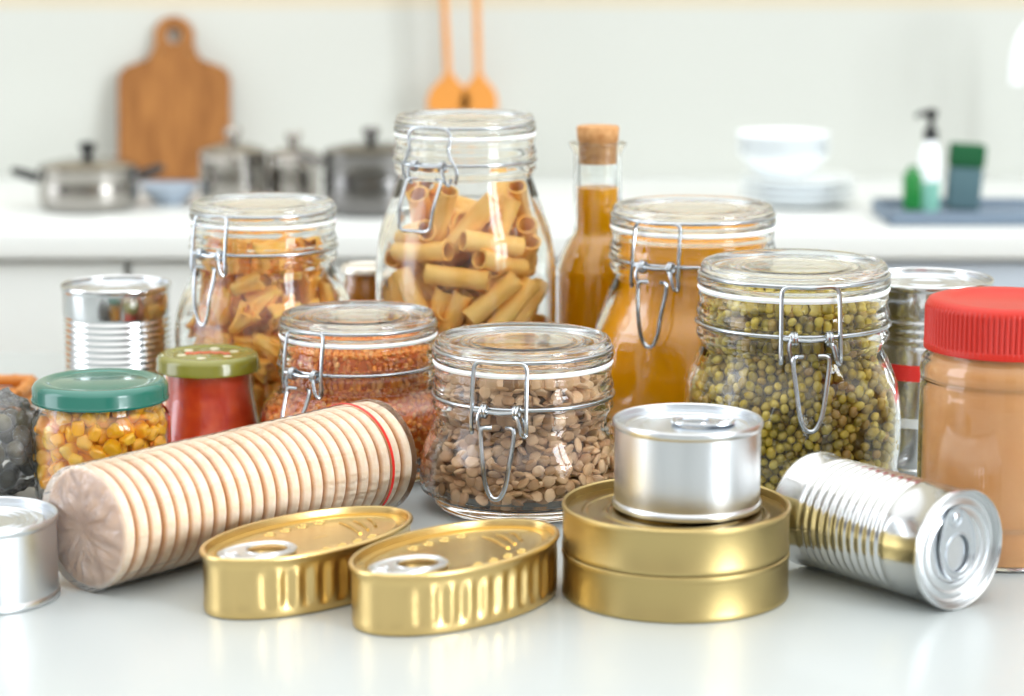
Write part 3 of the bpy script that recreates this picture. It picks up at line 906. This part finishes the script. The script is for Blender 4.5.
jc = twist_jar(100, 379, 495, 68.5, 20, [(.90, 0), (.97, .02), (1.0, .08), (1.01, .3), (1.01, .72), (.985, .84), (.90, .93), (.89, 1.0)], M_greenlid, 'short glass jar of sweetcorn with a dark green lid')
js = twist_jar(208, 352, 462, 52, 17, [(.95, 0), (1.05, .03), (1.08, .12), (1.05, .25), (.95, .5), (.88, .75), (.87, .88), (.86, 1.0)], M_olivelid, 'small jar of red tomato sauce with an olive green lid')
jb = twist_jar(1008, 298, 552, 82, 50, [(.90, 0), (1.0, .015), (1.03, .05), (1.03, .19), (1.015, .215), (1.03, .24), (1.03, .82), (1.0, .85), (1.035, .88), (1.02, .94), (.93, .985), (.93, 1.0)], M_redlid, 'large peanut butter jar with a ribbed red screw lid', ribs=96)
# printed mark on the sauce lid
M_print = mat('lid_print', 'c9c3a8', .3, coat=.4); M_printred = mat('lid_print_red', 'c0563a', .3, coat=.4)
mk = MB(); 
for k in range(6):
    a = 2*PI*k/6+.4
    mk.lathe([(0, .0002), (.0028, .0002), (.003, 0)], 14, M=Matrix.Translation((js.R*.52*math.cos(a), js.R*.52*math.sin(a), js.h-.0008)))
mk.build('lid_print', M_print, js.e)
mk = MB().tube([(js.R*(-.42+.84*t), -.003+.0035*math.sin(t*PI)+.0012*math.sin(t*26), js.h-.0006) for t in np.linspace(0, 1, 40)], .0010, 6)
mk.build('lid_writing', M_printred, js.e)

# corn
CC = ['ffb000', 'ffbe10', 'ffc830', 'fca400', 'ffd050']
m_ci = mat_grain('corn_kernel', CC, .3, coat=.3); m_ca = mat_grain('corn_mass', CC, .3, attr=True, coat=.3)
def kern(c):
    z = c.z; w = 1-.28*z
    s = max(abs(c.x), abs(c.y))
    return Vector((c.x*w*.0046, c.y*w*.0036, z*.0048-(.0010 if z > .6 and math.hypot(c.x, c.y) < .45 else 0)))
def squ(c):
    p = 4; l = (abs(c.x)**p+abs(c.y)**p+abs(c.z)**p)**(1/p); return c/l*1.0
co_ = grain_obj('corn_kernel', 3, (1, 1, 1), m_ci, lambda c: kern(squ(c)*.93))
grains(jc, 'corn_kernel', 'sweetcorn', co_, m_ca, .0042, jc.hz*.97, .007, 14, 'plump yellow corn kernel inside the green-lidded jar', 'corn kernel', 'corn kernels in the green-lidded jar', 'rest of the yellow sweetcorn deeper in the jar', None, dens=.62, zhid=.002)
# sauce and peanut butter
M_sauce = mat('tomato_sauce', 'd42c0c', .35, sss=.05, var=('noise', 110, 'e85020'))
fluid('tomato_sauce', js, js.h-.010, M_sauce, 'deep red tomato sauce filling the olive-lidded jar', 'sauce')
M_pb = mat('peanut_butter', 'dc9858', .5, var=('noise', 40, 'e0a266'))
fluid('peanut_butter', jb, jb.h-.022, M_pb, 'smooth tan peanut butter filling the red-lidded jar', 'peanut butter')
# small amber jar far behind
M_silverlid = mat('pale_lid', 'd9d5ca', .3, .6)
ja = twist_jar(366, 264, 400, 26, 8, [(.95, 0), (1.05, .03), (1.08, .15), (1.08, .8), (.95, .93), (.92, 1.0)], M_silverlid, 'small amber jar with a pale lid behind the curled pasta jar')
M_jam = mat('amber_jam', 'b8721c', .3)
fluid('amber_jam', ja, ja.h-.006, M_jam, 'brown amber jam in the small pale-lidded jar', 'jam')

# ------------------------------------------------------------------ oil bottle
def oil_bottle():
    X, Y, h = seat(598, 412, 126)
    s = lambda px: mm(px, Y, h)
    zz = lambda py: at_depth(598, py, Y)[1]
    e = empty('oil_bottle', (X, Y, 0), 0, 'clear glass bottle of golden oil with a cork stopper', 'bottle')
    zf = zz(144); zn = zz(230); rn = s(24); rbd = s(43)
    outer = [(rbd*.9, 0), (rbd, .006), (rbd, zz(285)), (rbd*.93, zz(262)), (rn*1.28, zz(241)), (rn*1.02, zn), (rn, zz(200)), (rn, zz(160)), (rn*1.02, zz(152)), (s(29), zf), (s(29), zf+.001), (s(22), zf+.0012), (rn-.002, zz(152))]
    o2 = [(v[0], v[1]) for v in spline(outer[:9], 5)]+outer[9:]
    t = .002
    inn = [(rn-t, zz(160)), (rn-t, zz(200)), (rn*1.02-t, zn), (rn*1.28-t, zz(242)), (rbd*.93-t, zz(263)), (rbd-t, zz(286)), (rbd-t, .01), (rbd*.9, .005)]
    i2 = [(v[0], v[1]) for v in spline(inn, 5)]
    MB().lathe([(0, .001)]+o2+i2+[(0, .005)], 72).build('bottle_glass', M_glass, e, sharp=60)
    ck = mat('cork', 'c99a66', .8, var=('noise', 160, 'a8733f'), bump=(200, .3, 3))
    MB().lathe([(0, h), (s(20.5), h), (s(21.5), h-.001), (s(20.5), zf+.0025), (s(19), zf+.0012), (s(19), zz(163)), (0, zz(163))], 48).build('cork_stopper', ck, e, sharp=40)
    zo = zz(187)
    oi = [(0, .0055)]+[(r-.0003, z) for r, z in i2[::-1] if z < zo]+[(rn-t-.0003, zo), (0, zo)]
    M_oil = mat_amber('golden_oil', 'fcb800', 'ffc400', .25)
    o = MB().lathe(oi, 64).build('golden_oil', M_oil, loc=(X, Y, 0), sharp=60)
    tag(o, 'golden cooking oil standing up to the neck of the corked bottle', 'oil', None, 'stuff')
oil_bottle()

# ------------------------------------------------------------------ biscuit roll
def biscuit_roll():
    Rr = .0335
    A = Vector((*ground(84, 528, Rr), Rr)); B = Vector((*ground(374, 455, Rr), Rr))
    d = (B-A); L = d.length; d.normalize()
    n = 24; pitch = L/n
    M_bis = mat('biscuit', 'fff0dc', .75, var=('noise', 240, 'fae4c6'), bump=(500, .4, 3))
    bt = pitch*.44
    t_ = M_bis.node_tree; b_ = t_.nodes['Principled BSDF']
    tc_ = t_.nodes.new('ShaderNodeTexCoord'); sp_ = t_.nodes.new('ShaderNodeSeparateXYZ'); t_.links.new(tc_.outputs['Object'], sp_.inputs[0])
    ab_ = mnode('DIVIDE', mnode('ABSOLUTE', sp_.outputs[2], tree=t_), bt, tree=t_)
    src_ = b_.inputs['Base Color'].links[0].from_socket
    f_ = mnode('MULTIPLY', mnode('SUBTRACT', ab_, .60, tree=t_), 2.2, tree=t_, clamp=True)
    mx_ = t_.nodes.new('ShaderNodeMix'); mx_.data_type = 'RGBA'; t_.links.new(f_, mx_.inputs[0]); t_.links.new(src_, mx_.inputs[6])
    mx_.inputs[7].default_value = (*lin('cf9450'), 1); t_.links.new(mx_.outputs[2], b_.inputs['Base Color'])
    Zax = d; Xax = Vector((0, 0, 1)); Yax = Zax.cross(Xax)
    Rm = Matrix((Xax, Yax, Zax)).transposed().to_4x4()
    rr = Rr*.975
    prof = [(0, -bt), (rr*.90, -bt), (rr*.955, -bt*.75), (rr, 0), (rr*.955, bt*.75), (rr*.90, bt), (0, bt)]
    b0 = MB().lathe([(q[0], q[1]) for q in prof[:1]]+[(v[0], v[1]) for v in spline(prof[1:-1], 3)]+prof[-1:], 64).build('biscuit', M_bis, sharp=60)
    rng = random.Random(4)
    for i in range(n):
        o = b0 if i == 0 else b0.copy()
        if i: COL.objects.link(o)
        M = Rm.copy(); M.translation = A+d*pitch*(i+.5)+Vector((rng.uniform(-.0003, .0003), rng.uniform(-.0003, .0003), 0))
        o.matrix_world = M
        tag(o, 'thin round pale biscuit stacked on edge in the wrapped roll', 'biscuit', 'biscuits in the wrapped roll')
    # clear wrapper
    M_film = mat_film('clear_wrapper', 'ffffff', .015, .10, 26, .8, stretch=(1, 1, .35), dist=.010)
    M_filmend = mat_film('crumpled_wrapper', 'ffffff', .20, .07, 45, 1.0)
    e = bpy.data.objects.new('plastic_wrapper', None); COL.objects.link(e); e.empty_display_size = .01
    M = Rm.copy(); M.translation = A; e.matrix_world = M
    tag(e, 'clear plastic wrapper with a red tear strip round the biscuit roll', 'wrapper')
    rf = lambda a, z: 1+.006*noise.noise(Vector((math.cos(a)*1.5, math.sin(a)*1.5, z*60)))+.002*math.sin(a*9+z*50)
    rs = Rr*.990
    v = [(rs, z) for z in np.linspace(-.001, L+.001, 60)]
    MB().lathe(v, 128, rfun=rf).build('film_sleeve', M_film, e, sharp=180)
    def crumple(z0, sg):
        mb = MB(); seg = 160; rows = 22; vs = []; fs = []
        for i in range(rows):
            t = i/(rows-1); r = rs*(1-t)
            for k in range(seg):
                a = 2*PI*k/seg
                nz = noise.noise(Vector((math.cos(a)*3.2, math.sin(a)*3.2, t*2.2)))
                fold = (math.sin(a*9+nz*9+t*3)+.6*math.sin(a*4-nz*7))*.0007*math.sin(PI*min(1, t*1.2))
                rr2 = max(r, .0004)*(rf(a, z0) if i == 0 else 1)
                vs.append((rr2*math.cos(a+nz*.25*t), rr2*math.sin(a+nz*.25*t), z0+sg*(.0018*math.sin(PI*t)+fold+abs(nz)*.0016*math.sin(PI*t))))
        for i in range(rows-1):
            for k in range(seg):
                k2 = (k+1) % seg; fs.append((i*seg+k, i*seg+k2, (i+1)*seg+k2, (i+1)*seg+k))
        mb.add(vs, fs); return mb
    crumple(-.001, -1).build('folded_end', M_filmend, e, sharp=60)
    crumple(L+.001, 1).build('folded_end', M_filmend, e, sharp=60)
    M_tear = mat('tear_strip', 'd8281c', .35)
    zt = L*.905
    mb = MB(); vs = []; fs = []; N = 96
    for i in range(N):
        a = 2*PI*i/N; wob = .0012*math.sin(a*1.0)
        for q in (-.0009, .0009):
            for rq in (rs*1.012, rs*1.022): vs.append((rq*math.cos(a), rq*math.sin(a), zt+wob+q))
    for i in range(N):
        j = (i+1) % N; b = i*4; c = j*4
        fs += [(b, c, c+1, b+1), (b+1, c+1, c+3, b+3), (b+3, c+3, c+2, b+2), (b+2, c+2, c, b)]
    mb.add(vs, fs).build('tear_strip', M_tear, e)
    # long seam ridge
    MB().tube([(rs*1.01*math.cos(-1.15), rs*1.01*math.sin(-1.15), z) for z in np.linspace(0, L, 30)], .0006, 6).build('film_seam', M_film, e)
biscuit_roll()

# ------------------------------------------------------------------ bag of olives and bamboo tray at the left edge
def olive_bag():
    X, Y = ground(-14, 492)
    M_bag = mat_film('bag_film', 'ffffff', .10, .10, 60, 1.0, milky='d8dcdf')
    e = empty('plastic_bag', (X, Y, 0), 0, 'crumpled clear plastic bag of dark olives at the left edge', 'bag')
    bm = ico(5, (1, 1, 1)); 
    for v in bm.verts:
        c = v.co.copy(); n1 = noise.noise(c*2.2); n2 = abs(noise.noise(c*5)); n3 = abs(noise.noise(c*11))
        r = 1+.12*n1+.16*n2+.07*n3
        z = c.z
        w = 1-.35*max(z, 0)
        v.co = Vector((c.x*.045*r*w, c.y*.030*r*w, .031+z*.031*r))
        if v.co.z < .0005: v.co.z = .0005
    MB().bm(bm).build('bag_film', M_bag, e, sharp=180)
    OC = ['3a3420', '544a2a', '665a34', '302a1e', '7a7040']
    om = mat_grain('olive', OC, .3, coat=.4)
    o0 = grain_obj('olive', 2, (.0072, .0056, .0056), om)
    rng = random.Random(9); pts = []; k = 0
    for q in range(5000):
        if k >= 46: break
        p = Vector((rng.uniform(-.036, .036), rng.uniform(-.022, .022), rng.uniform(.0065, .048)))
        if (p.x/.036)**2+(p.y/.021)**2+((p.z-.028)/.022)**2 > 1: continue
        if any((p-q_).length < .0105 for q_ in pts): continue
        pts.append(p); o = o0 if k == 0 else o0.copy()
        if k: COL.objects.link(o)
        k += 1
        o.location = (X+p.x, Y+p.y, p.z); o.rotation_euler = (rng.uniform(0, 6), rng.uniform(0, 6), rng.uniform(0, 6))
        tag(o, 'dark oval olive inside the crumpled clear bag', 'olive', 'olives in the clear bag')
olive_bag()
def bamboo_tray():
    X, Y = ground(-40, 412)
    M_bam = mat('bamboo', 'd08a3c', .45, var=('noise', 30, 'b06c28'))
    e = empty('bamboo_tray', (X, Y, 0), 0, 'orange brown bamboo tray behind the bag of olives', 'tray')
    w, dd = .10, .06
    MB().box((-w*.5+.045, dd/2, .003), (w, dd, .006), .001).build('base', M_bam, e)
    def pole(a, b):
        a = Vector(a); b = Vector(b); L = (b-a).length; n = 40; pts = []; rs_ = []
        for i in range(n+1):
            t = i/n; pts.append(a.lerp(b, t)); q = (t*L/.022) % 1
            rs_.append(.0042*(1+.22*math.exp(-((q-.5)/.07)**2)))
        MB().tube(pts, rs_, 12).build('rim', M_bam, e)
    z = .0105; x0, x1 = -w+.05, .04
    pole((x0, .0, z), (x1, .0, z)); pole((x0, dd, z), (x1, dd, z)); pole((x0, .004, z), (x0, dd-.004, z)); pole((x1, .004, z), (x1, dd-.004, z))
bamboo_tray()

# ------------------------------------------------------------------ back counter
def bgp(px, py, Y): X, Z = at_depth(px, py, Y); return X, Z
M_steel = mat('polished_steel', 'aaa6a0', .16, 1)
M_wood = mat('board_wood', '9a6630', .5, var=('noise', 18, '7c4c1c', (6, 1, 1)))
M_spoon = mat('spoon_wood', 'd08a3c', .5)
def pot(cx, pt, pb, rpx, _Y, label, handles=True, m=M_steel, lid=True, rz=0):
    Y = ground(cx, pb)[1]; X, Zt = bgp(cx, pt, Y)
    s = zc(Y, 0)/F; R = rpx*s; h = Zt
    e = empty('steel_pot', (X, Y, 0), rz, label, 'pot')
    MB().lathe([(0, .0005), (R*.86, .0005), (R*.94, .004), (R*.985, .012), (R, h*.35), (R*.99, h*.6), (R*.965, h-.004), (R*1.0, h-.001), (R*1.0, h), (R*.95, h), (R*.93, h*.5), (R*.85, .004), (0, .0035)], 64).build('body', m, e, sharp=40)
    if lid:
        lp = [(R*.99, h+.0005), (R*.99, h+.002), (R*.9, h+.005), (R*.5, h+.010), (0, h+.012)]
        MB().lathe(lp+[(0, h+.010), (R*.9, h+.003)], 48).build('lid', m, e, sharp=50)
        MB().lathe([(0, h+.030), (.008, h+.029), (.011, h+.025), (.008, h+.019), (.005, h+.012), (0, h+.0115)], 24).build('lid_knob', M_dark if handles == 'dark' else m, e)
    for sg in (-1, 1):
        mh = M_dark if handles == 'dark' else m
        zh = h-.008
        MB().tube(round_poly([(sg*R*.98, -.018, zh-.004), (sg*(R+.022), -.016, zh+.004), (sg*(R+.028), 0, zh+.006), (sg*(R+.022), .016, zh+.004), (sg*R*.98, .018, zh-.004)], .01, 4), .004, 8).build('handle', mh, e)
YB = WALL_Y
pot(88, 167, 209, 50, YB-.20, 'steel saucepan with black side handles in front of the cutting board', handles='dark', rz=R_(12))
pot(233, 152, 204, 34, YB-.12, 'lidded steel pot just right of the wooden cutting board', handles=False, rz=R_(78))
pot(294, 156, 202, 26, YB-.13, 'smallest steel pot, between two larger pots', handles=False, rz=R_(85))
M_steeld = mat('dark_steel', '7e7c7a', .2, 1)
pot(371, 152, 213, 48, YB-.16, 'large dark steel pot behind the tallest jar', handles=False, m=M_steeld)
# cutting board leaning on the wall
def board():
    Yb = YB-.045
    s = zc(Yb, .05)/F
    X, _ = bgp(174, 190, Yb); w = 113*s; hgt = 160*s*1.03
    e = empty('cutting_board', (X, Yb, .0012), 0, 'wooden cutting board with a round holed handle leaning on the wall', 'cutting board')
    b = w/2; out = []
    def arc(cx_, cy_, r, a0, a1, n=10): return [(cx_+r*math.cos(a0+(a1-a0)*i/n), cy_+r*math.sin(a0+(a1-a0)*i/n)) for i in range(n+1)]
    hb_ = hgt*.60; hr = 20*s; ny = hgt-hr
    out += arc(-b+.006, .006, .006, PI, 1.5*PI); out += arc(b-.006, .006, .006, 1.5*PI, 2*PI)
    out += arc(b-.022, hb_, .022, 0, PI*.45)
    out += [(b*.45, hb_+.030), (b*.30, hb_+.055), (b*.27, ny-hr*.95)]
    out += arc(0, ny, hr, -PI*.27, PI*1.27, 24)
    out += [(-b*.27, ny-hr*.95), (-b*.30, hb_+.055), (-b*.45, hb_+.030)]
    out += arc(-b+.022, hb_, .022, PI*.55, PI)
    hole = arc(0, ny, hr*.38, 0, 2*PI*23/24, 23)
    M = Matrix.Translation((0, .008, 0)) @ Matrix.Rotation(R_(80), 4, 'X')
    MB().plate([out, hole], .014, .002, M).build('board', M_wood, e)
board()
# white bowl / plate by the board
X, Z = bgp(170, 222, YB-.27)
M_china = mat('white_china', 'eef3f5', .2, coat=.4); M_bluechina = mat('blue_grey_china', 'a9b6c4', .3)
def bowl(name, X, Y, Z0, R, h, m, label, cat, group=None):
    pr = [(0, 0), (R*.45, 0), (R*.5, .003), (R*.8, h*.5), (R, h), (R*.97, h), (R*.76, h*.52), (R*.46, .006), (0, .005)]
    o = MB().lathe(pr, 48).build(name, m, loc=(X, Y, Z0), sharp=40)
    return tag(o, label, cat, group)
bowl('bowl', X, YB-.27, .0003, 30*zc(YB-.27)/F, .022, M_bluechina, 'shallow blue grey bowl beside the steel saucepan', 'bowl')
# plates and bowls on the counter at right
Yp = ground(797, 205)[1]; s = zc(Yp)/F
Xp, _ = bgp(797, 205, Yp)
z = .0003
lbls = ['lowest wide white plate of the stack on the back worktop', 'second wide white plate up in the stack', 'third wide white plate up in the stack', 'topmost of the wide white plates, carrying the bowls']
for i in range(4):
    R = 58*s
    o = MB().lathe([(0, 0), (R*.6, 0), (R*.66, .002), (R*.98, .009), (R, .011), (R*.98, .0115), (R*.66, .0045), (0, .004)], 56).build('dinner_plate', M_china, loc=(Xp, Yp, z))
    tag(o, lbls[i], 'plate', 'stack of white plates'); z += .0075
z += .0008
lb2 = ['lowest of the white bowls stacked on the plates', 'middle white bowl in the stack on the plates', 'topmost white bowl in the stack on the plates']
Xc, _ = bgp(783, 160, Yp)
for i in range(3):
    bowl('bowl', Xc, Yp, z+.004, 48*s, .030, M_china, lb2[i], 'bowl', 'white bowls stacked on the plates'); z += .010
# utensils hanging on a rail
Yu = YB-.035
M_rail = mat('rail_steel', 'c8c8c8', .3, 1)
zr = bgp(512, -70, Yu)[1]
rail = empty('utensil_rail', (bgp(460, 0, Yu)[0], Yu, zr), 0, 'steel rail on the wall holding the wooden utensils', 'rail')
MB().tube([(-.12, 0, 0), (.12, 0, 0)], .004, 10).build('bar', M_rail, rail)
for sg in (-1, 1): MB().tube([(sg*.11, 0, 0), (sg*.11, .0345, 0)], .005, 10).build('bracket', M_rail, rail)
def spoon(px_t, px_b, py_b, label, wd):
    s = zc(Yu, .2)/F
    Xt, Zt = bgp(px_t, -66, Yu); Xb, Zb = bgp(px_b, py_b, Yu)
    e = empty('wooden_spatula', (Xb, Yu-.010, Zb), 0, label, 'utensil')
    L = Zt-Zb; dx = Xt-Xb
    MB().tube([(dx*t, 0, .035+(L-.035)*t) for t in np.linspace(0, 1, 12)], [.0046-.0012*abs(t-.3) for t in np.linspace(0, 1, 12)], 10).build('handle', M_spoon, e)
    w = wd*s
    lp = [(-w*.86, 0), (w*.86, 0), (w, .012), (w*.80, .030), (w*.35, .042), (.004, .052), (-.004, .052), (-w*.35, .042), (-w*.80, .030), (-w, .012)]
    lp = [(v[0], v[1]) for v in round_poly([(a, b, 0) for a, b in lp], .006, 3, True)]
    MB().plate([lp], .006, .0015, Matrix.Rotation(PI/2, 4, 'X')).build('blade', M_spoon, e)
    MB().ring(.007, .0012, L+.004, 24, 6, Matrix.Identity(4)).build('hook', M_rail, e) if False else None
    MB().tube([(dx, .0, L-.004), (dx, .004, L+.008), (dx, .010, L+.0135), (dx, .0165, L+.008)], .0012, 8).build('hook', M_rail, e)
spoon(441, 449, 112, 'hanging wooden spatula on the left, above the tallest jar', 23)
spoon(475, 479, 112, 'hanging wooden spatula on the right, above the tallest jar', 20)
# washing-up things
Yt = ground(950, 219)[1]; s = zc(Yt)/F
M_slate = mat('slate_plastic', '6f7f8f', .5)
x0 = bgp(880, 222, Yt)[0]
tr = empty('drying_tray', (x0+.16, Yt, .0003), 0, 'slate blue drying tray on the worktop at right', 'tray')
MB().box((0, 0, .004), (.32, .13, .008), .003).build('base', M_slate, tr)
fr = MB()
for sx_, sy, dx, dy in ((0, -.0635, .32, .003), (0, .0635, .32, .003), (-.1585, 0, .003, .13), (.1585, 0, .003, .13)): fr.box((sx_, sy, .010), (dx, dy, .012), .001)
fr.build('rim', M_slate, tr)
M_green = mat('green_soap', '1c7a34', .25, coat=.5); M_teal = mat('pale_teal_plastic', '7fb8a6', .3)
Yq = Yt+.01
Xs, Zq = bgp(912, 172, Yq); Z0 = .0085
gb = empty('soap_bottle', (bgp(912, 190, Yq)[0], Yq, Z0), 0, 'small green soap bottle standing on the drying tray', 'bottle')
h1 = Zq-Z0+.0
MB().box((0, 0, h1/2), (18*s, .02, h1), .004).build('body', M_green, gb)
MB().lathe([(0, h1+.007), (.005, h1+.007), (.006, h1+.001), (.006, h1-.001)], 20).build('cap', M_green, gb)
dp = empty('soap_dispenser', (bgp(929, 190, Yq+.0)[0]+.0, Yq, Z0), 0, 'clear pump bottle with a black pump head beside the green bottle', 'bottle')
h2 = bgp(929, 140, Yq)[1]-Z0
MB().lathe([(0, 0), (10*s, 0), (11*s, .004), (11*s, h2*.42)], 32).build('soap_fill', M_teal, dp)
MB().lathe([(11*s, h2*.42), (10.5*s, h2*.8), (7*s, h2*.95), (6*s, h2), (0, h2)], 32).build('bottle_body', M_china, dp)
pm = MB().lathe([(0, h2), (7*s, h2), (7.5*s, h2+.010), (4*s, h2+.014), (3*s, h2+.022), (6*s, h2+.026), (6*s, h2+.034), (0, h2+.036)], 24)
pm.tube([(0, 0, h2+.030), (-.014, -.004, h2+.030), (-.018, -.005, h2+.026)], .003, 8)
pm.build('pump_head', M_dark, dp)
sg_ = empty('sponge', (bgp(962, 190, Yq)[0], Yq, Z0), R_(0), 'upright scouring sponge with a dark green top on the tray', 'sponge')
h3 = bgp(962, 143, Yq)[1]-Z0; MT = Matrix.Rotation(R_(4), 4, 'Y')
M_sp1 = mat('slate_sponge', '4f6a70', .9, bump=(300, .6, 3)); M_sp2 = mat('green_scourer', '14532f', .9, bump=(500, .6, 3))
MB().box((0, 0, h3*.33), (33*s, .022, h3*.62), .003, MT).build('sponge_block', M_sp1, sg_)
MB().box((.0, 0, h3*.82), (35*s, .022, h3*.34), .003, MT).build('scourer_layer', M_sp2, sg_)
# tap
Yf = YB-.12
xf, zf = bgp(1016, 84, Yf)
tp = empty('tap', (xf+.07, Yf+.02, 0), 0, 'white curved kitchen tap spout entering at the right edge', 'tap')
M_chr = mat('tap_white', 'eef2f5', .12, coat=.6)
pts = spline([(0, 0, .0), (0, 0, .12), (0, 0, zf+.03), (-.012, -.004, zf+.075), (-.035, -.01, zf+.085), (-.060, -.015, zf+.060), (-.069, -.02, zf+.03), (-.070, -.02, zf)], 6)
MB().tube(pts, .0085, 16).build('spout', M_chr, tp)
MB().lathe([(0, .0005), (.022, .0005), (.022, .006), (.014, .010), (.014, .03), (0, .03)], 32).build('base', M_chr, tp)
MB().tube([(.012, 0, .05), (.045, -.01, .07)], .005, 10).build('lever', M_chr, tp)
